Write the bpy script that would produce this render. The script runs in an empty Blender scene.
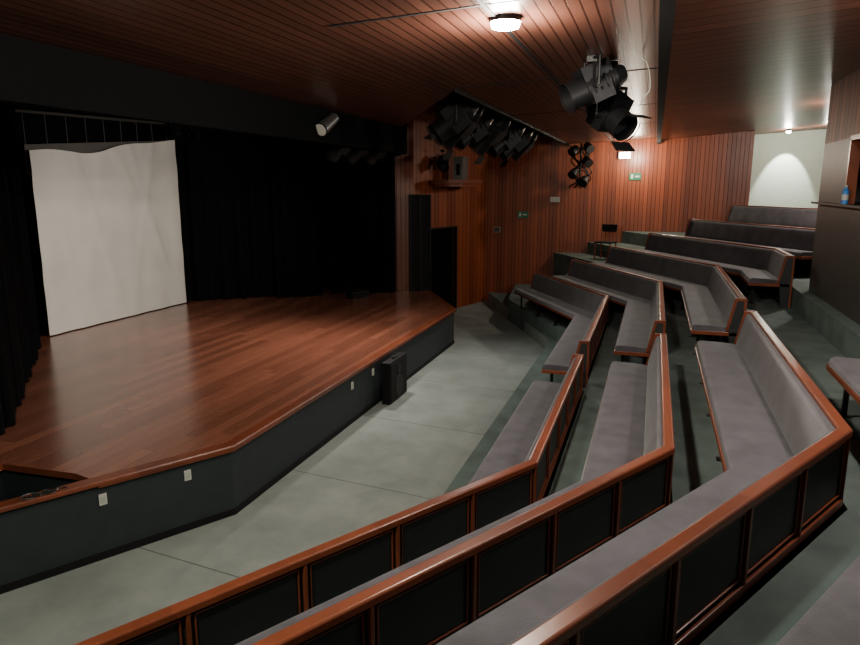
import bpy, bmesh, math, random
from mathutils import Vector, Matrix
random.seed(7)
C = bpy.context.scene.collection

# ------------------------------------------------------------ materials
def newmat(name):
    m = bpy.data.materials.new(name); m.use_nodes = True
    nt = m.node_tree; b = nt.nodes['Principled BSDF']
    return m, nt, b
def N(nt, t, **kw):
    n = nt.nodes.new(t)
    for k, v in kw.items(): setattr(n, k, v)
    return n
def math_n(nt, op, a, b=None):
    n = N(nt, 'ShaderNodeMath', operation=op)
    for i, v in enumerate((a, b)):
        if v is None: continue
        if isinstance(v, (int, float)): n.inputs[i].default_value = v
        else: nt.links.new(v, n.inputs[i])
    return n.outputs[0]
def simple(name, col, rough=0.6, metal=0.0, noise=0.0, nscale=6.0, bump=0.0, bscale=200, sheen=0.0, emit=None, estr=1.0, spec=0.5):
    m, nt, b = newmat(name)
    b.inputs['Base Color'].default_value = (*col, 1)
    b.inputs['Roughness'].default_value = rough
    b.inputs['Metallic'].default_value = metal
    b.inputs['Specular IOR Level'].default_value = spec
    if sheen: 
        b.inputs['Sheen Weight'].default_value = sheen
        b.inputs['Sheen Roughness'].default_value = 0.4
    tc = N(nt, 'ShaderNodeTexCoord')
    if noise > 0:
        nz = N(nt, 'ShaderNodeTexNoise'); nz.inputs['Scale'].default_value = nscale; nz.inputs['Detail'].default_value = 5
        nt.links.new(tc.outputs['Object'], nz.inputs['Vector'])
        r = N(nt, 'ShaderNodeValToRGB')
        r.color_ramp.elements[0].position = 0.3; r.color_ramp.elements[1].position = 0.7
        r.color_ramp.elements[0].color = (*[c*(1-noise) for c in col], 1)
        r.color_ramp.elements[1].color = (*[min(1, c*(1+noise)) for c in col], 1)
        nt.links.new(nz.outputs['Fac'], r.inputs['Fac']); nt.links.new(r.outputs['Color'], b.inputs['Base Color'])
    if bump > 0:
        nz2 = N(nt, 'ShaderNodeTexNoise'); nz2.inputs['Scale'].default_value = bscale
        nt.links.new(tc.outputs['Object'], nz2.inputs['Vector'])
        bp = N(nt, 'ShaderNodeBump'); bp.inputs['Strength'].default_value = bump; bp.inputs['Distance'].default_value = 0.01
        nt.links.new(nz2.outputs['Fac'], bp.inputs['Height']); nt.links.new(bp.outputs['Normal'], b.inputs['Normal'])
    if emit:
        b.inputs['Emission Color'].default_value = (*emit, 1); b.inputs['Emission Strength'].default_value = estr
    return m
def planks(name, across, along, width, c_dark, c_light, rough=0.35, gap=0.08, gapcol=0.25, boardlen=None, bump=0.5, coat=0.0, spec=0.5):
    m, nt, b = newmat(name)
    tc = N(nt, 'ShaderNodeTexCoord'); P = tc.outputs['Object']
    def dot(v):
        n = N(nt, 'ShaderNodeVectorMath', operation='DOT_PRODUCT'); nt.links.new(P, n.inputs[0]); n.inputs[1].default_value = v
        return n.outputs['Value']
    a = math_n(nt, 'DIVIDE', dot(across), width); al = dot(along)
    fl = math_n(nt, 'FLOOR', a); fr = math_n(nt, 'FRACT', a)
    wn = N(nt, 'ShaderNodeTexWhiteNoise', noise_dimensions='2D')
    cx = N(nt, 'ShaderNodeCombineXYZ'); nt.links.new(fl, cx.inputs[0])
    if boardlen:
        w1 = N(nt, 'ShaderNodeTexWhiteNoise', noise_dimensions='1D'); nt.links.new(fl, w1.inputs['W'])
        q = math_n(nt, 'ADD', math_n(nt, 'DIVIDE', al, boardlen), math_n(nt, 'MULTIPLY', w1.outputs['Value'], 7.3))
        nt.links.new(math_n(nt, 'FLOOR', q), cx.inputs[1])
    nt.links.new(cx.outputs[0], wn.inputs['Vector'])
    cg = N(nt, 'ShaderNodeCombineXYZ')
    nt.links.new(math_n(nt, 'MULTIPLY', a, 3.0), cg.inputs[0]); nt.links.new(math_n(nt, 'MULTIPLY', al, 1.2), cg.inputs[1])
    nt.links.new(math_n(nt, 'MULTIPLY', wn.outputs['Value'], 20.0), cg.inputs[2])
    nz = N(nt, 'ShaderNodeTexNoise'); nz.inputs['Scale'].default_value = 1.6; nz.inputs['Detail'].default_value = 6; nt.links.new(cg.outputs[0], nz.inputs['Vector'])
    f = math_n(nt, 'ADD', math_n(nt, 'MULTIPLY', wn.outputs['Value'], 0.55), math_n(nt, 'MULTIPLY', nz.outputs['Fac'], 0.5))
    r = N(nt, 'ShaderNodeValToRGB')
    r.color_ramp.elements[0].position = 0.15; r.color_ramp.elements[1].position = 0.85
    r.color_ramp.elements[0].color = (*c_dark, 1); r.color_ramp.elements[1].color = (*c_light, 1)
    nt.links.new(f, r.inputs['Fac'])
    g = math_n(nt, 'GREATER_THAN', fr, gap)
    gm = math_n(nt, 'ADD', math_n(nt, 'MULTIPLY', g, 1-gapcol), gapcol)
    mx = N(nt, 'ShaderNodeVectorMath', operation='SCALE'); nt.links.new(r.outputs['Color'], mx.inputs[0]); nt.links.new(gm, mx.inputs['Scale'])
    nt.links.new(mx.outputs[0], b.inputs['Base Color'])
    b.inputs['Roughness'].default_value = rough
    # grooves do not shine
    nt.links.new(math_n(nt, 'MULTIPLY', gm, spec), b.inputs['Specular IOR Level'])
    b.inputs['Coat Weight'].default_value = coat; b.inputs['Coat Roughness'].default_value = 0.2
    if bump:
        bp = N(nt, 'ShaderNodeBump'); bp.inputs['Strength'].default_value = bump; bp.inputs['Distance'].default_value = 0.01
        nt.links.new(g, bp.inputs['Height']); nt.links.new(bp.outputs['Normal'], b.inputs['Normal'])
    return m
M = {}
M['wood'] = planks('mahogany_trim', (0.6, 0.6, 0.6), (0.3, 0.3, 1), 0.35, (0.12, 0.030, 0.014), (0.20, 0.052, 0.023), rough=0.28, gap=-1, bump=0)
M['ceil'] = planks('ceiling_planks', (1, 0, 0), (0, 1, 0), 0.10, (0.062, 0.024, 0.016), (0.112, 0.044, 0.029), rough=0.33, gap=0.15, gapcol=0.3, bump=0.6, spec=0.35)
M['ceilr'] = planks('ceiling_planks_cross', (0, 1, 0), (1, 0, 0), 0.25, (0.085, 0.030, 0.019), (0.165, 0.060, 0.037), rough=0.36, gap=0.10, gapcol=0.35, bump=0.5, spec=0.25)
M['wallw'] = planks('wall_planks', (1, 0, 0), (0, 0, 1), 0.11, (0.13, 0.028, 0.011), (0.29, 0.068, 0.024), rough=0.4, gap=0.14, gapcol=0.42, bump=0.35)
M['wallw2'] = planks('wall_planks_side', (0, 1, 0), (0, 0, 1), 0.20, (0.13, 0.028, 0.011), (0.25, 0.060, 0.022), rough=0.5, gap=0.12, gapcol=0.4, spec=0.25, bump=0.0)
M['stage'] = planks('stage_boards', (1, 0, 0), (0, 1, 0), 0.16, (0.135, 0.045, 0.026), (0.29, 0.105, 0.062), rough=0.24, gap=0.03, gapcol=0.6, boardlen=2.6, bump=0.08, coat=0.5)
M['teal'] = simple('stage_front_paint', (0.016, 0.023, 0.025), 0.65, noise=0.15)
M['panel'] = simple('bench_panel_laminate', (0.011, 0.013, 0.014), 0.5, noise=0.15)
M['velvet'] = simple('grey_upholstery', (0.066, 0.061, 0.074), 0.85, noise=0.32, nscale=5, bump=0.25, bscale=150, sheen=0.25)
M['velvetb'] = simple('grey_upholstery_back', (0.066, 0.060, 0.071), 0.85, noise=0.32, nscale=4, bump=0.25, bscale=150, sheen=0.25)
M['black'] = simple('black_paint', (0.004, 0.004, 0.005), 0.8, spec=0.3)
M['cloth'] = simple('black_drape', (0.0035, 0.0035, 0.004), 0.95, spec=0.08)
M['metal'] = simple('black_metal', (0.005, 0.005, 0.006), 0.5, spec=0.3)
M['steel'] = simple('steel', (0.3, 0.3, 0.3), 0.35, metal=0.9)
M['white'] = simple('white_plastic', (0.5, 0.5, 0.45), 0.5)
M['screen'] = simple('screen_cloth', (0.68, 0.65, 0.59), 0.9, noise=0.05, nscale=1.5)
M['val'] = simple('valance_cloth', (0.10, 0.085, 0.075), 0.9, noise=0.1, nscale=2)
M['tier'] = simple('tier_carpet', (0.092, 0.127, 0.115), 0.95, noise=0.25, nscale=3, bump=0.3)
M['grey'] = simple('booth_paint', (0.05, 0.048, 0.042), 0.45, noise=0.15)
M['plaster'] = simple('white_plaster', (0.38, 0.42, 0.35), 0.8, noise=0.05)
M['green'] = simple('exit_green', (0.015, 0.14, 0.07), 0.5)
M['lamp'] = simple('lamp_glow', (1, 1, 1), 0.5, emit=(1, 0.93, 0.8), estr=150)
M['glass'] = simple('lens_glass', (0.02, 0.02, 0.025), 0.35, spec=0.3)
M['blue'] = simple('blue_plastic', (0.05, 0.22, 0.6), 0.3)
def floor_mat():
    m, nt, b = newmat('floor_carpet')
    tc = N(nt, 'ShaderNodeTexCoord'); sp = N(nt, 'ShaderNodeSeparateXYZ'); nt.links.new(tc.outputs['Object'], sp.inputs[0])
    nz = N(nt, 'ShaderNodeTexNoise'); nz.inputs['Scale'].default_value = 1.3; nz.inputs['Detail'].default_value = 10; nz.inputs['Roughness'].default_value = 0.65
    nt.links.new(tc.outputs['Object'], nz.inputs['Vector'])
    r = N(nt, 'ShaderNodeValToRGB'); r.color_ramp.elements[0].position = 0.3; r.color_ramp.elements[1].position = 0.7
    r.color_ramp.elements[0].color = (0.175, 0.20, 0.185, 1); r.color_ramp.elements[1].color = (0.275, 0.305, 0.28, 1)
    nt.links.new(nz.outputs['Fac'], r.inputs['Fac'])
    fy = math_n(nt, 'FRACT', math_n(nt, 'DIVIDE', math_n(nt, 'ADD', sp.outputs[1], math_n(nt, 'MULTIPLY', sp.outputs[0], 0.12)), 2.2))
    s1 = math_n(nt, 'GREATER_THAN', fy, 0.007)
    g = math_n(nt, 'ADD', math_n(nt, 'MULTIPLY', s1, 0.6), 0.4)
    mx = N(nt, 'ShaderNodeVectorMath', operation='SCALE'); nt.links.new(r.outputs['Color'], mx.inputs[0]); nt.links.new(g, mx.inputs['Scale'])
    nt.links.new(mx.outputs[0], b.inputs['Base Color']); b.inputs['Roughness'].default_value = 0.9
    bp = N(nt, 'ShaderNodeBump'); bp.inputs['Strength'].default_value = 0.35; bp.inputs['Distance'].default_value = 0.03
    nt.links.new(nz.outputs['Fac'], bp.inputs['Height']); nt.links.new(bp.outputs['Normal'], b.inputs['Normal'])
    return m
M['floor'] = floor_mat()

# ------------------------------------------------------------ mesh builder
class MB:
    def __init__(s): s.v = []; s.f = []; s.m = []; s.mats = []; s.smooth = []
    def mi(s, mat):
        if mat not in s.mats: s.mats.append(mat)
        return s.mats.index(mat)
    def add(s, verts, faces, mat, smooth=False, mtx=None):
        o = len(s.v); k = s.mi(mat)
        for v in verts:
            v = Vector(v)
            if mtx: v = mtx @ v
            s.v.append(v)
        for f in faces: s.f.append([i+o for i in f]); s.m.append(k); s.smooth.append(smooth)
    def box(s, x0, x1, y0, y1, z0, z1, mat, mtx=None):
        vs = [(x, y, z) for z in (z0, z1) for y in (y0, y1) for x in (x0, x1)]
        s.add(vs, [(0, 2, 3, 1), (4, 5, 7, 6), (0, 1, 5, 4), (2, 6, 7, 3), (0, 4, 6, 2), (1, 3, 7, 5)], mat, mtx=mtx)
    def prism(s, poly, z0, z1, mat, matside=None):
        n = len(poly); area = sum(poly[i][0]*poly[(i+1) % n][1]-poly[(i+1) % n][0]*poly[i][1] for i in range(n))
        if area < 0: poly = poly[::-1]
        vs = [(p[0], p[1], z0) for p in poly]+[(p[0], p[1], z1) for p in poly]
        s.add(vs, [tuple(range(n, 2*n)), tuple(range(n-1, -1, -1))], mat)
        s.add(vs, [(i, (i+1) % n, n+(i+1) % n, n+i) for i in range(n)], matside or mat)
    def cyl(s, p0, p1, r0, r1, mat, seg=16, caps=True, smooth=True):
        p0 = Vector(p0); p1 = Vector(p1); d = (p1-p0).normalized()
        a = d.orthogonal().normalized(); b = d.cross(a)
        vs = []
        for p, r in ((p0, r0), (p1, r1)):
            for i in range(seg):
                t = 2*math.pi*i/seg; vs.append(p+a*math.cos(t)*r+b*math.sin(t)*r)
        s.add(vs, [(i, (i+1) % seg, seg+(i+1) % seg, seg+i) for i in range(seg)], mat, smooth)
        if caps: s.add(vs, [tuple(range(seg-1, -1, -1)), tuple(range(seg, 2*seg))], mat)
    def tube(s, pts, r, mat, seg=8):
        for a, b in zip(pts[:-1], pts[1:]): s.cyl(a, b, r, r, mat, seg)
    def sweep(s, prof, path, z0, mat, smooth=False, s0=0, s1=0):
        n = len(path); rings = []
        nor = []
        for i in range(n-1):
            d = (Vector(path[i+1])-Vector(path[i])).normalized(); nor.append(Vector((d.y, -d.x)))
        for i in range(n):
            if i == 0: m = nor[0]
            elif i == n-1: m = nor[-1]
            else:
                m = (nor[i-1]+nor[i]); m = m/(m.dot(nor[i]))
            rings.append([(path[i][0]+m.x*u, path[i][1]+m.y*u, z0+z) for u, z in prof])
        k = len(prof); vs = [v for r in rings for v in r]; fs = []
        for i in range(n-1):
            for j in range(k):
                fs.append((i*k+j, i*k+(j+1) % k, (i+1)*k+(j+1) % k, (i+1)*k+j))
        s.add(vs, fs, mat, smooth)
        s.add(rings[0], [tuple(range(k))], mat); s.add(rings[-1], [tuple(range(k-1, -1, -1))], mat)
    def obj(s, name, bevel=0.0):
        me = bpy.data.meshes.new(name); me.from_pydata([tuple(v) for v in s.v], [], s.f)
        for m in s.mats: me.materials.append(m)
        for i, p in enumerate(me.polygons): p.material_index = s.m[i]; p.use_smooth = s.smooth[i]
        bm = bmesh.new(); bm.from_mesh(me); bmesh.ops.recalc_face_normals(bm, faces=bm.faces); bm.to_mesh(me); bm.free()
        o = bpy.data.objects.new(name, me); C.objects.link(o)
        if bevel:
            bv = o.modifiers.new('bevel', 'BEVEL'); bv.width = bevel; bv.segments = 2; bv.limit_method = 'ANGLE'
        return o
def offset(path, u):
    n = len(path); nor = []; out = []
    for i in range(n-1):
        d = (Vector(path[i+1])-Vector(path[i])).normalized(); nor.append(Vector((d.y, -d.x)))
    for i in range(n):
        if i == 0: m = nor[0]
        elif i == n-1: m = nor[-1]
        else: m = nor[i-1]+nor[i]; m = m/m.dot(nor[i])
        out.append((path[i][0]+m.x*u, path[i][1]+m.y*u))
    return out
def box_obj(name, x0, x1, y0, y1, z0, z1, mat):
    b = MB(); b.box(x0, x1, y0, y1, z0, z1, mat); return b.obj(name)

# ------------------------------------------------------------ seating geometry
H = 0.84; RISE = 0.333; Z1 = 0.58; D = 0.97
Nd = Vector((-0.5, -0.866)); Cd = Vector((-0.5, 0.866))
def xk(k): return -0.76+D*(k-1)
def ynk(k): return 4.75-0.268*xk(k)-(0.22 if k == 4 else 0)
YC = 13.5
def zk(k): return Z1+RISE*(k-1)
def fullpath(k, off, ystop=None):
    x = xk(k); a = Vector((x, ynk(k))); c = Vector((x, YC))
    p = offset([tuple(a+Nd*5), tuple(a), tuple(c), tuple(c+Cd*5)], off)
    a = Vector(p[1]); c = Vector(p[2])
    s = a+Nd*((a.y+3.95)/0.866)
    if ystop:
        e = c+Cd*((ystop-c.y)/0.866)
        return [tuple(s), p[1], p[2], tuple(e), (e.x+0.1, 20.45)]
    e = c+Cd*((20.45-c.y)/0.866)
    return [tuple(s), p[1], p[2], tuple(e)]
def tier_poly(path):
    return path+[(2.4, 20.45), (2.4, 22.4), (6.2, 22.4), (6.2, -3.95)]
t = MB()
pth = fullpath(1, -1.20); pth[2] = (pth[2][0], 14.25); pth[3] = (-4.75, 20.45)
t.prism(tier_poly(pth), 0.0, 0.28, M['tier'], M['floor'])
pth = fullpath(1, -0.80); pth[2] = (pth[2][0], 13.7); pth[3] = (-3.55, 17.6); pth.append((-3.9, 20.45))
t.prism(tier_poly(pth), 0.0, zk(1), M['tier'])
for k in range(2, 7):
    t.prism(tier_poly(fullpath(k-1, 0.045, {2: 17.1, 3: 17.6}.get(k))), 0.0, zk(k), M['tier'])
for k in range(2, 5):
    x = xk(k-1)+0.045
    t.box(x-0.32, x, 8.62, 9.32, zk(k-1), zk(k-1)+RISE/2, M['tier'])
t.obj('floor_tiers')

def bench(path, z0, ends=(True, True), name='theatre_bench'):
    b = MB()
    b.sweep([(-0.60, 0.37), (-0.615, 0.40), (-0.60, 0.445), (-0.56, 0.46), (-0.35, 0.455), (-0.16, 0.44), (-0.13, 0.40), (-0.13, 0.36)], path, z0, M['velvet'], True)
    b.sweep([(-0.622, 0.335), (-0.622, 0.378), (-0.595, 0.378), (-0.595, 0.335)], path, z0, M['wood'])
    b.sweep([(-0.595, 0.335), (-0.595, 0.365), (-0.06, 0.355), (-0.06, 0.325)], path, z0, M['black'])
    b.sweep([(-0.155, 0.43), (-0.175, 0.46), (-0.165, 0.52), (-0.105, 0.77), (-0.085, 0.81), (-0.05, 0.815), (-0.045, 0.79), (-0.09, 0.43)], path, z0, M['velvetb'], True)
    b.sweep([(-0.085, 0.0), (-0.095, 0.43), (-0.05, 0.81), (-0.005, 0.81), (-0.005, 0.0)], path, z0, M['panel'])
    b.sweep([(-0.056, 0.81), (-0.056, 0.832), (-0.048, H), (0.014, H), (0.022, 0.832), (0.022, 0.795), (-0.005, 0.795), (-0.005, 0.81)], path, z0, M['wood'])
    b.sweep([(-0.005, 0.345), (-0.005, 0.395), (0.018, 0.395), (0.018, 0.345)], path, z0, M['wood'])
    for i in range(len(path)-1):
        p = Vector(path[i]); q = Vector(path[i+1]); L = (q-p).length; d = (q-p)/L; n = Vector((d.y, -d.x))
        mt = Matrix(((d.x, n.x, 0, p.x), (d.y, n.y, 0, p.y), (0, 0, 1, z0), (0, 0, 0, 1)))
        cnt = max(1, round(L/0.66)); w = L/cnt
        for j in range(cnt+1):
            s = j*w
            b.box(max(0, s-0.012), min(L, s+0.012), -0.005, 0.018, 0.345, 0.80, M['wood'], mt)
        for j in range(cnt):
            a0 = j*w+0.035; a1 = (j+1)*w-0.035
            for (u0, u1, zz0, zz1) in ((a0, a1, 0.765, 0.775), (a0, a1, 0.42, 0.43), (a0, a0+0.01, 0.42, 0.775), (a1-0.01, a1, 0.42, 0.775)):
                b.box(u0, u1, -0.005, 0.006, zz0, zz1, M['wood'], mt)
        nl = max(2, round(L/1.3)+1)
        for j in range(nl):
            s = 0.25+(L-0.5)*j/(nl-1)
            b.box(s-0.02, s+0.02, -0.53, -0.49, 0, 0.335, M['metal'], mt)
            b.box(s-0.02, s+0.02, -0.55, -0.08, 0.30, 0.335, M['metal'], mt)
            b.box(s-0.04, s+0.04, -0.56, -0.46, 0, 0.012, M['metal'], mt)
        for flag, s in ((ends[0] and i == 0, 0.0), (ends[1] and i == len(path)-2, L)):
            if flag:
                s0, s1 = (s-0.03, s) if s == 0 else (s, s+0.03)
                b.box(s0, s1, -0.62, -0.02, 0.335, 0.385, M['wood'], mt)
                k = 4
                def quad(pts, mat, e=0.0):
                    vs = [(s0-e, u, z) for u, z in pts]+[(s1+e, u, z) for u, z in pts]
                    b.add(vs, [(0, 1, 2, 3), (7, 6, 5, 4)]+[(a, (a+1) % k, k+(a+1) % k, k+a) for a in range(k)], mat, mtx=mt)
                quad([(-0.12, 0.0), (-0.17, 0.42), (0.015, 0.42), (0.015, 0.0)], M['panel'])
                quad([(-0.17, 0.42), (-0.09, H), (0.015, H), (0.015, 0.42)], M['panel'])
                quad([(-0.205, 0.40), (-0.115, H), (-0.08, H), (-0.17, 0.40)], M['wood'], 0.004)
                quad([(-0.005, 0.0), (-0.005, H), (0.025, H), (0.025, 0.0)], M['wood'], 0.004)
                quad([(-0.115, H-0.035), (-0.11, H+0.003), (0.025, H+0.003), (0.025, H-0.035)], M['wood'], 0.005)
    return b.obj(name, bevel=0.004)
for k in range(1, 5):
    x = xk(k); a = Vector((x, ynk(k)))
    Lk = {1: 6.2, 2: 5.8, 3: 5.4, 4: 5.0}[k]
    yend = 8.5 if k < 4 else 6.6
    bench([tuple(a+Nd*Lk), tuple(a), (x, yend)], zk(k))
for k in range(1, 7):
    x = xk(k); c = Vector((x, YC)); L = (16.75+0.15*(k-1)-YC)/0.866
    e = tuple(c+Cd*L)
    y0 = {1: 9.35, 2: 9.4, 3: 9.5, 4: 12.1}.get(k)
    if y0: bench([(x, y0), tuple(c), e], zk(k))
    else: bench([tuple(c+Cd*0.2), e], zk(k))

# ------------------------------------------------------------ room shell
box_obj('floor', -11.6, 6.4, -4.1, 22.6, -0.1, 0.0, M['floor'])
S1 = (-4.10, 5.85); S2 = (-4.12, 14.54); S3 = (-5.45, 16.85)
stage_poly = [S1, S2, S3, (-6.0, 16.85), (-6.8, 16.55), (-11.15, 16.55), (-11.15, 0.5), (-6.0, 0.5), (-6.0, 4.72), (-5.13, 4.76), (-4.78, 4.68)]
b = MB(); b.prism(stage_poly, 0.735, 0.80, M['stage'], M['wood'])
ins = [(-4.16, 5.87), (-4.18, 14.52), (-5.5, 16.82), (-6.0, 16.8), (-6.8, 16.5), (-11.1, 16.5), (-11.1, 0.55), (-6.05, 0.55), (-6.05, 4.8), (-5.13, 4.84), (-4.86, 4.66)]
b.prism(ins, 0.0, 0.735, M['teal'])
A4 = (S1[0]-0.5*6.1, S1[1]-0.866*6.1)
b.sweep([(-0.10, 0.0), (-0.10, 0.735), (-0.045, 0.735), (-0.045, 0.0)], [A4, S1, S2, S3], 0, M['teal'])
b.sweep([(-0.13, 0.76), (-0.13, 0.803), (0.0, 0.803), (0.008, 0.79), (0.008, 0.76)], [A4, S1, S2, S3], 0, M['wood'])
b.sweep([(-0.045, 0.0), (-0.045, 0.07), (-0.03, 0.07), (-0.03, 0.0)], [A4, S1, S2, S3], 0, M['black'])
b.obj('stage_platform')

W = 20.5
b = MB()
b.box(-5.1, 2.42, W, W+0.12, 0, 4.95, M['wallw'])
b.obj('wall_far')
box_obj('wall_far_end', 2.36, 2.42, W+0.12, 22.5, 0, 4.95, M['wallw2'])
box_obj('wall_corridor', 2.36, 6.3, 22.4, 22.52, 0, 5.4, M['plaster'])
box_obj('wall_right', 6.2, 6.32, -4.1, 22.5, 0, 5.4, M['plaster'])
box_obj('wall_near', -11.6, 6.3, -4.12, -4.0, 0, 6, M['wallw'])
b = MB()
p = Vector((-5.95, 16.9)); q = Vector((-4.88, W)); L = (q-p).length; d = (q-p)/L; n = Vector((d.y, -d.x))
mt = Matrix(((d.x, n.x, 0, p.x), (d.y, n.y, 0, p.y), (0, 0, 1, 0), (0, 0, 0, 1)))
s0, s1 = 0.75, 2.05
b.box(0, s0, -0.12, 0, 0, 5.9, M['wallw2'], mt); b.box(s1, L, -0.12, 0, 0, 5.9, M['wallw2'], mt)
b.box(s0, s1, -0.12, 0, 2.35, 5.9, M['wallw2'], mt)
b.box(s0, s1, -0.9, -0.85, 0, 2.35, M['black'], mt)
b.box(s0-0.05, s0, -0.9, 0.02, 0, 2.4, M['black'], mt); b.box(s1, s1+0.05, -0.9, 0.02, 0, 2.4, M['black'], mt); b.box(s0, s1, -0.9, 0.02, 2.35, 2.4, M['black'], mt)
b.box(s0, s1, -0.85, -0.1, 0.0, 0.01, M['black'], mt)
b.obj('wall_door_side')
b = MB()
b.sweep([(-0.1, 0), (-0.1, 5.9), (0, 5.9), (0, 0)], [(-6.75, 16.6), (-5.95, 16.9)], 0, M['wallw'])
b.obj('wall_stage_end')
b = MB(); b.box(-11.3, -11.2, 0.4, 17.0, 0, 6, M['black']); b.obj('wall_stage_back')
b = MB(); b.box(-11.3, -6.0, 17.0, 17.1, 0, 6, M['black']); b.obj('wall_stage_far')
b = MB(); b.box(-11.3, -6.0, 0.3, 0.4, 0, 6, M['black']); b.obj('wall_stage_near')
b = MB(); b.box(-11.3, 6.3, -4.1, 22.5, 5.9, 6.0, M['black']); b.obj('ceiling_void')
b = MB(); b.box(-5.2, -1.5, W, W+0.1, 4.95, 5.9, M['black']); b.obj('wall_far_upper')
b = MB()
b.sweep([(-0.08, 4.10), (-0.08, 5.9), (0, 5.9), (0, 4.10)], [(-4.42, -4), (-4.42, 12.2), (-6.4, 15.6), (-6.4, 16.5)], 0, M['cloth'])
b.obj('wall_stage_header')
def slab(pts, th, mat, bb):
    n = len(pts); vs = [Vector(v) for v in pts]+[Vector(v)+Vector((0, 0, th)) for v in pts]
    bb.add(vs, [tuple(range(n))], mat)
    bb.add(vs, [tuple(range(2*n-1, n-1, -1))]+[(i, (i+1) % n, n+(i+1) % n, n+i) for i in range(n)], M['black'])
b = MB()
slab([(-4.42, -4, 4.55), (-2.46, -4, 4.70), (-2.46, 8.6, 4.70), (-4.42, 11.9, 4.55)], 0.08, M['ceil'], b)
slab([(-2.46, -4, 4.70), (0, -4, 4.82), (0, W, 4.82), (-2.46, W, 4.70)], 0.1, M['ceil'], b)
slab([(0, -4, 4.76), (2.42, -4, 4.97), (2.42, W, 4.97), (0, W, 4.76)], 0.1, M['ceilr'], b)
slab([(2.42, -4, 4.97), (6.2, -4, 5.2), (6.2, 22.4, 5.2), (2.42, 22.4, 4.97)], 0.1, M['ceilr'], b)
b.obj('ceiling')
b = MB(); b.box(-0.05, 0.05, -4, W, 4.66, 4.9, M['black']); b.obj('ceiling_beam')
b = MB()
for y in (1.5, 5.0, 8.5, 12.0, 15.5):
    slab([(-2.44, y, 4.695), (-0.06, y, 4.815), (-0.06, y+0.03, 4.815), (-2.44, y+0.03, 4.695)], 0.004, M['black'], b)
b.box(-1.25, -1.22, -4, W, 4.752, 4.77, M['black'])
b.box(-2.475, -2.445, 8.6, W, 4.66, 4.8, M['black'])
b.obj('trim_ceiling_joints')

# booth
b = MB()
X0, X1 = 2.36, 2.46
b.box(X0, X1, 6.9, 11.8, 0.5, 3.28, M['grey']); b.box(X0, X1, 6.9, 11.8, 4.12, 5.0, M['wallw2'])
b.box(X0, X1, 10.25, 11.8, 3.28, 4.12, M['grey']); b.box(X0, X1, 6.9, 7.2, 3.28, 4.12, M['grey'])
b.box(X1, 6.2, 11.7, 11.8, 0.5, 5.2, M['grey']); b.box(X1, 6.2, 6.9, 7.0, 0.5, 5.2, M['grey'])
b.box(X0-0.10, X1+0.35, 7.2, 11.8, 3.25, 3.28, M['grey'])
b.box(X0-0.02, X1, 10.21, 10.27, 3.28, 4.12, M['wood']); b.box(X0-0.02, X1, 7.2, 10.27, 4.08, 4.14, M['wood'])
b.obj('wall_booth')
b = MB()
b.cyl((0, 0, 0), (0, 0, 0.16), 0.04, 0.04, M['blue']); b.cyl((0, 0, 0.16), (0, 0, 0.21), 0.04, 0.014, M['blue']); b.cyl((0, 0, 0.21), (0, 0, 0.24), 0.016, 0.016, M['white'])
b.cyl((0, 0, 0.05), (0, 0, 0.12), 0.041, 0.041, M['white'])
o = b.obj('water_bottle'); o.location = (2.33, 10.15, 3.28)

# ------------------------------------------------------------ curtains / screen
def cloth(name, path, z0, z1, mat, amp=0.06, wl=0.28, topf=None, seg=0.035, nz=14, flare=0.0, extra=None):
    pts = []; acc = 0
    for i in range(len(path)-1):
        p = Vector(path[i]); q = Vector(path[i+1]); L = (q-p).length; d = (q-p)/L; n = Vector((d.y, -d.x)); k = max(1, int(L/seg))
        for j in range(k+(i == len(path)-2)):
            s = acc+L*j/k
            pts.append((p+d*(L*j/k), n, s))
        acc += L
    vs = []
    for r in range(nz+1):
        f = r/nz
        for (p, n, s) in pts:
            zt = topf(s/acc) if topf else z1
            w = amp*(0.5+0.5*(1-f)+0.3)*(math.sin(s/wl*2*math.pi+0.5*math.sin(s*3))+0.4*math.sin(s/wl*4.7+2*f))
            if extra: w += extra(s/acc, f)
            pp = p+n*(w+flare*(1-f)**2)
            vs.append((pp.x, pp.y, z0+(zt-z0)*f))
    m = len(pts)
    b = MB(); b.add(vs, [(r*m+i, r*m+i+1, (r+1)*m+i+1, (r+1)*m+i) for r in range(nz) for i in range(m-1)], mat, True)
    return b.obj(name)
cloth('stage_curtain', [(-9.95, 8.75), (-6.9, 5.55), (-6.5, 4.9)], 0.81, 4.6, M['cloth'], amp=0.045)
cloth('stage_curtain', [(-10.6, 13.4), (-8.7, 15.0)], 0.81, 5.6, M['cloth'], wl=0.33)
cloth('stage_curtain', [(-8.75, 14.6), (-7.85, 15.3)], 0.81, 5.6, M['cloth'], wl=0.22, amp=0.07)
cloth('stage_curtain', [(-7.8, 15.75), (-6.25, 16.35)], 0.81, 5.6, M['cloth'], wl=0.25, amp=0.07)
cloth('stage_curtain', [(-10.95, 0.8), (-10.95, 13.2)], 0.81, 5.6, M['cloth'], wl=0.5, amp=0.04)
def topz(f): return 4.12+0.40*f-0.12*math.exp(-((f-0.36)/0.18)**2)+0.012*math.sin(f*14)
def wr(f, g):
    w = 0
    for (f0, sl, wd, a) in ((0.25, 0.25, 0.03, 0.022), (0.42, -0.2, 0.04, 0.02), (0.62, 0.3, 0.03, 0.022), (0.8, -0.25, 0.03, 0.02), (0.1, 0.1, 0.03, 0.022), (0.5, 0.5, 0.03, 0.02)):
        w += a*math.exp(-((f-f0-sl*(1-g))/wd)**2)*(0.3+0.7*g)
    for (g0, a) in ((0.85, 0.012), (0.35, 0.008)): w += a*math.sin((g-g0)*20+f*9)*math.exp(-((g-g0)/0.12)**2)
    return w
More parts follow.
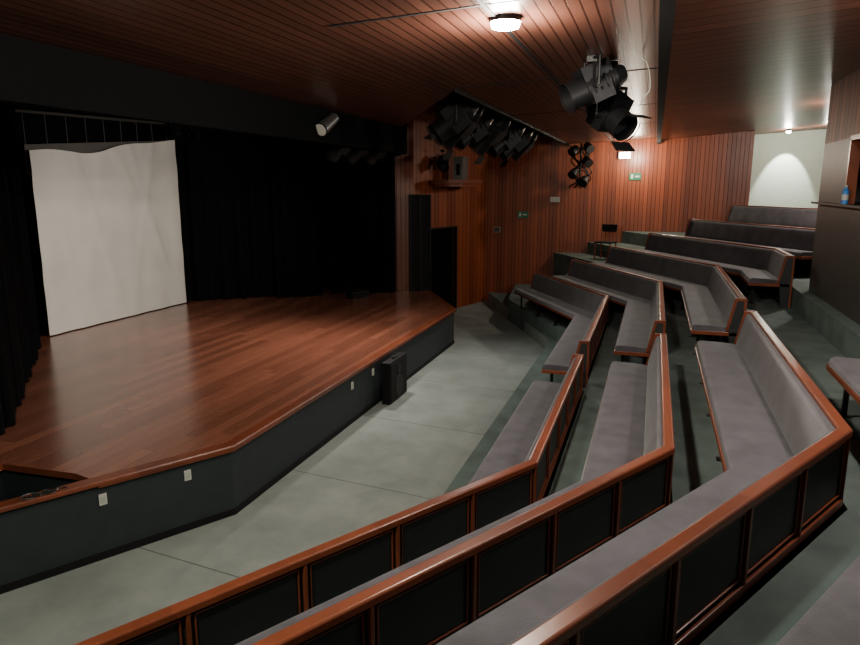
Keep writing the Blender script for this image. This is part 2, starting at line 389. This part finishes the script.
cloth('backdrop_screen', [(-10.4, 9.42), (-10.4, 13.3)], 0.82, 4.4, M['screen'], amp=0.008, wl=0.7, topf=topz, nz=50, extra=wr)
cloth('screen_valance', [(-10.5, 9.42), (-10.5, 13.25)], 3.7, 4.5, M['val'], amp=0.008, wl=0.9, topf=lambda f: 4.22+0.30*f, nz=6)
b = MB(); b.cyl((-10.5, 9.3, 4.78), (-10.5, 13.2, 4.88), 0.03, 0.03, M['grey'])
for i in range(9):
    f = i/8; y = 9.45+3.7*f; b.cyl((-10.5, y, 4.225+0.29*f), (-10.5, y, 4.78+0.0125*i), 0.006, 0.006, M['grey'], 6)
b.obj('screen_batten')

# ------------------------------------------------------------ stage items
def socket(p, d):
    b = MB(); n = Vector((d[1], -d[0]))
    mt = Matrix(((d[0], n.x, 0, p[0]), (d[1], n.y, 0, p[1]), (0, 0, 1, p[2]), (0, 0, 0, 1)))
    b.box(-0.035, 0.035, 0.0, 0.012, -0.055, 0.055, M['white'], mt); b.box(-0.02, 0.02, 0.012, 0.016, -0.03, 0.03, M['plaster'], mt)
    b.obj('power_outlet')
for L in (0.5, 1.32):
    p = Vector(S1)-Vector((0.5, 0.866))*L+Vector((0.866, -0.5))*-0.045; socket((p.x, p.y, 0.6), (0.5, 0.866))
for y in (8.95, 9.75): socket((S1[0]-0.045, y, 0.58), (0, 1))
def speaker(name, loc, rot, w, d, h):
    b = MB(); b.box(-w/2, w/2, -d/2, d/2, 0, h, M['metal']); b.box(-w/2+0.03, w/2-0.03, -d/2-0.012, -d/2, 0.04, h-0.04, M['black'])
    b.cyl((0, -d/2-0.02, h*0.33), (0, -d/2, h*0.33), min(w, h)*0.25, min(w, h)*0.28, M['metal'], 24); b.cyl((0, -d/2-0.02, h*0.75), (0, -d/2, h*0.75), min(w, h)*0.12, min(w, h)*0.15, M['metal'], 20)
    b.box(-0.08, 0.08, -0.02, 0.02, h, h+0.025, M['black'])
    o = b.obj(name, 0.008); o.location = loc; o.rotation_euler = (0, 0, rot); return o
speaker('loudspeaker', (-3.98, 10.3, 0), math.radians(90), 0.80, 0.14, 0.70)
speaker('stage_monitor', (-6.9, 15.35, 0.805), math.radians(60), 0.5, 0.3, 0.16)
# tangled cable heap lying on the stage lip
b = MB()
for c_ in range(4):
    ph = random.uniform(0, 6); pts = []
    for i in range(60):
        t_ = i/60; r_ = 0.05+0.02*math.sin(5*t_+ph)
        cx_ = -4.98-0.16*t_+0.02*c_*0.5; cy_ = 4.40-0.24*t_
        pts.append((cx_+r_*math.cos(t_*16+ph), cy_+r_*0.8*math.sin(t_*19+ph*2), 0.811+0.012*c_*0.5+0.006*math.sin(t_*25)))
    b.tube(pts, 0.004, M['metal'] if c_ % 2 else M['steel'], 6)
b.obj('cable_bundle')
b = MB()
p = Vector((-5.98, 16.62)); q = Vector((-5.5, 16.95)); d = (q-p).normalized(); n = Vector((d.y, -d.x)); L = (q-p).length
mt = Matrix(((d.x, n.x, 0, p.x), (d.y, n.y, 0, p.y), (0, 0, 1, 0.802), (0, 0, 0, 1)))
b.box(0, L, -0.03, 0, 0, 2.5, M['black'], mt)
for s in (0, L/2-0.02, L-0.04): b.box(s, s+0.04, 0, 0.03, 0, 2.5, M['metal'], mt)
b.obj('scenery_flat')

# ------------------------------------------------------------ spotlights
def spotlight(loc, target, size=1.0, ceil_z=None, name='stage_spotlight', doors=False, long=1.0):
    b = MB(); loc = Vector(loc); d = (Vector(target)-loc).normalized()
    q = d.to_track_quat('-Z', 'Y').to_matrix().to_4x4(); mt = Matrix.Translation(loc) @ q
    def T(v): return mt @ Vector(v)
    s = size; lg = long
    b.cyl(T((0, 0, 0.24*s*lg)), T((0, 0, 0.0)), 0.125*s, 0.135*s, M['metal'], 24)
    b.cyl(T((0, 0, 0.33*s*lg)), T((0, 0, 0.24*s*lg)), 0.075*s, 0.12*s, M['metal'], 24)
    b.cyl(T((0, 0, 0.0)), T((0, 0, -0.16*s)), 0.125*s, 0.13*s, M['metal'], 24, caps=False)
    b.cyl(T((0, 0, -0.16*s)), T((0, 0, -0.175*s)), 0.145*s, 0.145*s, M['metal'], 24, caps=False)
    b.cyl(T((0, 0, -0.05*s)), T((0, 0, -0.06*s)), 0.12*s, 0.115*s, M['glass'], 24)
    for i in range(4): b.cyl(T((0, 0, (0.04+i*0.05)*s*lg)), T((0, 0, (0.055+i*0.05)*s*lg)), 0.142*s, 0.142*s, M['metal'], 24)
    b.box(-0.12*s, 0.12*s, 0.06*s, 0.19*s, 0.0, 0.22*s*lg, M['metal'], mt)
    b.box(-0.13*s, 0.13*s, -0.14*s, 0.0, 0.02*s, 0.18*s*lg, M['metal'], mt)
    if doors:
        for ax in (0, 2):
            a = ax*math.pi/2; c, sn = math.cos(a), math.sin(a)
            vs = []
            for (u, r, z) in ((-0.11, 0.135, -0.17), (0.11, 0.135, -0.17), (0.12, 0.16, -0.28), (-0.12, 0.16, -0.28)):
                vs.append(((u*c-r*sn)*s, (u*sn+r*c)*s, z*s))
            vs2 = [(x*1.04, y*1.04, z) for x, y, z in vs]
            b.add(vs+vs2, [(0, 1, 2, 3), (7, 6, 5, 4), (0, 4, 5, 1), (1, 5, 6, 2), (2, 6, 7, 3), (3, 7, 4, 0)], M['metal'], mtx=mt)
    cz = ceil_z if ceil_z else loc.z+0.45*s
    right = (q.to_3x3() @ Vector((1, 0, 0))).normalized()
    c0 = loc+d*-0.08*s
    top = Vector((c0.x, c0.y, c0.z+0.25*s))
    for sg in (-1, 1):
        e = c0+right*0.18*s*sg
        b.cyl(e, top+right*0.18*s*sg, 0.014*s, 0.014*s, M['metal'], 8); b.cyl(c0+right*0.1*s*sg, e, 0.025*s, 0.025*s, M['metal'], 8)
    b.cyl(top-right*0.19*s, top+right*0.19*s, 0.014*s, 0.014*s, M['metal'], 8)
    b.cyl(top, (top.x, top.y, cz), 0.015, 0.015, M['metal'], 8); b.box(top.x-0.05, top.x+0.05, top.y-0.05, top.y+0.05, cz-0.06, cz, M['metal'])
    return b.obj(name)
spotlight((-0.76, 7.35, 4.45), (-3, 6.2, 3.3), 1.12, 4.79, long=1.25)
spotlight((-0.45, 7.75, 4.20), (0.6, 6.8, 3.3), 1.15, 4.79, long=1.25, doors=True)
b = MB(); pts = [(-0.22+0.10*math.sin(i/10*math.pi), 7.7, 4.8-0.5*i/10+0.04*math.sin(i*0.9)) for i in range(11)]; b.tube(pts, 0.004, M['white'], 6); b.obj('lamp_cable')
b = MB(); b.cyl((-3.2, 9.8, 4.75), (-3.2, 19.0, 4.75), 0.025, 0.025, M['metal'])
for y in (10.2, 13, 16, 18.8): b.cyl((-3.2, y, 4.75), (-3.2, y, 5.9), 0.012, 0.012, M['metal'])
b.obj('lighting_bar')
for y, s_, bx in ((10.3, 1.3, False), (11.2, 1.45, True), (12.1, 1.3, False), (13.2, 1.5, True), (14.4, 1.5, False), (15.8, 1.5, True), (17.2, 1.3, False)):
    spotlight((-3.2+0.1*math.sin(y*5), y, 4.40), (-6.5, y-1.5+2*math.sin(y*3), 1.2), s_, 4.75, doors=bx, long=1.4)
b = MB(); b.cyl((-4.75, 6.0, 4.35), (-4.75, 13.0, 4.35), 0.022, 0.022, M['metal'])
b.obj('lighting_bar')
for y in (9.9, 10.6, 11.4): spotlight((-4.75, y, 4.06), (-8, y+1, 1), 0.9, 4.35)
b = MB(); a_ = Vector((-4.30, 8.92, 4.44)); c_ = Vector((-4.36, 8.62, 4.26))
b.cyl(a_, c_, 0.07, 0.095, M['steel'], 20); b.cyl(c_, c_+(c_-a_)*0.04, 0.10, 0.10, M['metal'], 20); b.cyl(c_, c_+(c_-a_)*0.05, 0.085, 0.085, M['white'], 20)
b.box(-4.42, -4.34, 8.80, 8.84, 4.32, 4.36, M['metal']); b.obj('reflector_lamp')
for y in (12.0, 12.7): spotlight((-10.0, y+0.9, 4.7), (-8, y, 1), 0.7, 5.2)

# balcony shelf with equipment
b = MB()
cx, cy = -5.32, 18.35
pl = [(-5.66, 17.45), (-5.15, 17.35), (-4.8, 17.6), (-4.62, 18.9), (-4.75, 19.15), (-5.18, 19.25)]
b.prism(pl, 3.58, 3.68, M['wood']); b.prism([(x+(cx-x)*0.12, y+(cy-y)*0.12) for x, y in pl], 3.50, 3.58, M['wood'])
b.obj('wall_shelf')
b = MB(); b.box(-5.2, -4.95, 18.0, 18.55, 3.68, 4.25, M['steel']); b.box(-5.22, -4.93, 17.98, 18.57, 4.25, 4.29, M['steel']); b.box(-5.12, -5.02, 17.985, 18.0, 3.8, 4.1, M['black'])
b.obj('equipment_box')
spotlight((-5.35, 17.55, 4.05), (-3, 14, 2), 0.9, 4.45)

def sign(name, x, z, w, h, mat, y=W):
    b = MB(); b.box(x-w/2, x+w/2, y-0.025, y, z-h/2, z+h/2, mat)
    if mat is M['green']:
        b.box(x-w*0.35, x-w*0.15, y-0.03, y-0.024, z-h*0.28, z+h*0.28, M['white']); b.box(x+0.0, x+w*0.38, y-0.03, y-0.024, z-0.022, z+0.022, M['white'])
    else: b.box(x-w/2-0.01, x+w/2+0.01, y-0.012, y, z-h/2-0.01, z+h/2+0.01, M['white'])
    b.obj(name)
def wx(u, v, y):
    bb = v-322; a = u-430; Fw = 666.8-0.196*bb; Dn = 133.3+0.9806*bb
    t_ = y/(0.3098*a+0.9508*Fw); return t_*(0.9508*a-0.3098*Fw), 3.5-Dn*t_
x, z = wx(523, 214, W); sign('exit_sign', x, z, 0.32, 0.20, M['green'])
x, z = wx(635, 176, W); sign('exit_sign', x, z, 0.32, 0.20, M['green'])
x, z = wx(555, 199, W); sign('wall_notice', x, z, 0.26, 0.13, M['white'])
x, z = wx(497, 229, W); sign('wall_switch_box', x, z, 0.18, 0.14, M['grey'])
x, z = wx(625, 155, W)
b = MB(); b.box(x-0.16, x+0.16, W-0.12, W, z-0.09, z+0.09, M['white']); b.box(x-0.13, x+0.13, W-0.14, W-0.12, z-0.07, z+0.07, M['lamp']); b.obj('wall_lamp')
x, z = wx(582, 166, W); b = MB()
b.cyl((x, W-0.45, z+0.62), (x, W-0.45, z-0.55), 0.03, 0.03, M['metal'], 10)
for zz in (0.5, -0.4): b.cyl((x, W-0.45, z+zz), (x, W, z+zz), 0.025, 0.025, M['metal'], 8)
for dz, dx, ang in ((0.42, -0.2, 0.6), (0.12, 0.2, -0.5), (-0.2, -0.18, 0.4), (0.5, 0.22, -0.7), (-0.42, 0.12, 0.2)):
    c = Vector((x+dx, W-0.55, z+dz)); dd = Vector((-math.sin(ang)*0.6, -0.5, -0.4)).normalized()
    b.cyl(c-dd*0.14, c+dd*0.10, 0.10, 0.13, M['metal'], 18); b.cyl(c+dd*0.10, c+dd*0.105, 0.11, 0.11, M['black'], 18); b.cyl(c, (x, W-0.45, z+dz), 0.02, 0.02, M['metal'], 8)
for j in range(9):
    ph = random.uniform(0, 6); w_ = random.uniform(0.12, 0.32)
    pts = [(x+w_*math.sin(ph+i*0.5), W-0.35+0.06*math.cos(i*0.9+ph), z+0.5-1.1*i/14) for i in range(15)]
    b.tube(pts, 0.018, M['metal'], 6)
b.obj('wall_spotlight_cluster')

b = MB()
for sx in (-0.21, 0.21):
    b.cyl((sx, -0.19, 0), (sx, -0.18, 0.44), 0.02, 0.02, M['wood'], 8); b.cyl((sx, 0.21, 0), (sx, 0.18, 0.44), 0.02, 0.02, M['wood'], 8)
    b.cyl((sx, 0.18, 0.44), (sx, 0.25, 0.92), 0.02, 0.02, M['wood'], 8)
b.box(-0.23, 0.23, -0.22, 0.2, 0.43, 0.47, M['metal']); b.box(-0.21, 0.21, 0.21, 0.25, 0.72, 0.92, M['metal'])
b.cyl((-0.19, -0.19, 0.2), (0.19, -0.19, 0.2), 0.01, 0.01, M['metal'], 8)
o = b.obj('chair'); o.location = (-1.2, 18.95, zk(4)); o.rotation_euler = (0, 0, math.radians(-20))

# ------------------------------------------------------------ lights + fixtures
def spot(loc, target, power, size=120, blend=0.6, col=(1, 0.86, 0.68), rad=0.08, name='spot'):
    l = bpy.data.lights.new(name, 'SPOT'); l.energy = power; l.spot_size = math.radians(size); l.spot_blend = blend; l.color = col; l.shadow_soft_size = rad
    o = bpy.data.objects.new(name, l); C.objects.link(o); o.location = loc
    o.rotation_euler = (Vector(target)-Vector(loc)).to_track_quat('-Z', 'Y').to_euler(); return o
def bulb_or_fill(x, y, z, power, col=(1, 0.88, 0.74), r=0.1, drop=0.16):
    b = MB(); b.cyl((x, y, z-0.02), (x, y, z+0.03), r, r, M['metal'], 24); b.cyl((x, y, z-0.06), (x, y, z-0.02), r*0.85, r*0.97, M['lamp'], 24)
    b.obj('ceiling_or_fill_lamp')
    l = bpy.data.lights.new('bulb_or_fill', 'POINT'); l.energy = power; l.color = col; l.shadow_soft_size = 0.08
    o = bpy.data.objects.new('bulb_or_fill', l); C.objects.link(o); o.location = (x, y, z-drop)
bulb_or_fill(-1.17, 5.45, 4.75, 300, r=0.12)
bulb_or_fill(1.9, 5.0, 4.92, 220, (1, 0.92, 0.84), drop=0.3)
bulb_or_fill(-2.0, 0.8, 4.70, 380, (0.95, 1, 0.82), drop=0.25)  # added fill lamp out of view, brightens the lower-left floor
bulb_or_fill(3.4, 14.2, 5.0, 300, (1, 0.92, 0.82), drop=0.3)  # added lamp, hidden behind the booth, to light the far rows
bulb_or_fill(3.3, 21.0, 4.98, 65, (1, 0.97, 0.85), 0.06); bulb_or_fill(4.2, 20.6, 5.03, 60, (1, 0.97, 0.85), 0.06)
x, z = wx(785, 160, 22.4)
spot((x, 21.75, 4.9), (x, 22.4, 3.6), 520, 58, 0.35, (1, 1, 0.92), 0.03, 'wall_washer')
x, z = wx(625, 155, W)
l = bpy.data.lights.new('wall_bulb', 'POINT'); l.energy = 150; l.color = (1, 0.85, 0.65); l.shadow_soft_size = 0.08
o = bpy.data.objects.new('wall_bulb', l); C.objects.link(o); o.location = (x+0.3, W-0.8, z-0.05)
spot((-4.75, 9.3, 3.95), (-9.8, 11.6, 2.6), 560, 80, 0.8, (1, 0.95, 0.88), rad=0.12, name='stage_wash')
spot((-4.75, 11.0, 3.85), (-5.7, 9.8, 0.8), 620, 110, 1.0, (1, 0.9, 0.8), rad=0.15, name='stage_wash')
spot((-3.3, 12.65, 3.85), (-3.3, 11.0, 0.0), 330, 140, 0.9, (1, 0.95, 0.87), rad=0.15, name='house_wash')
w = bpy.data.worlds.new('world'); bpy.context.scene.world = w; w.use_nodes = True
w.node_tree.nodes['Background'].inputs[0].default_value = (0.02, 0.02, 0.025, 1)

cam = bpy.data.cameras.new('camera'); co = bpy.data.objects.new('camera', cam); C.objects.link(co)
cam.sensor_width = 36; cam.lens = 680/860*36; cam.clip_start = 0.05
co.location = (0, 0, 3.5); co.rotation_euler = (math.radians(90-11.3), 0, math.radians(18.05))
bpy.context.scene.camera = co
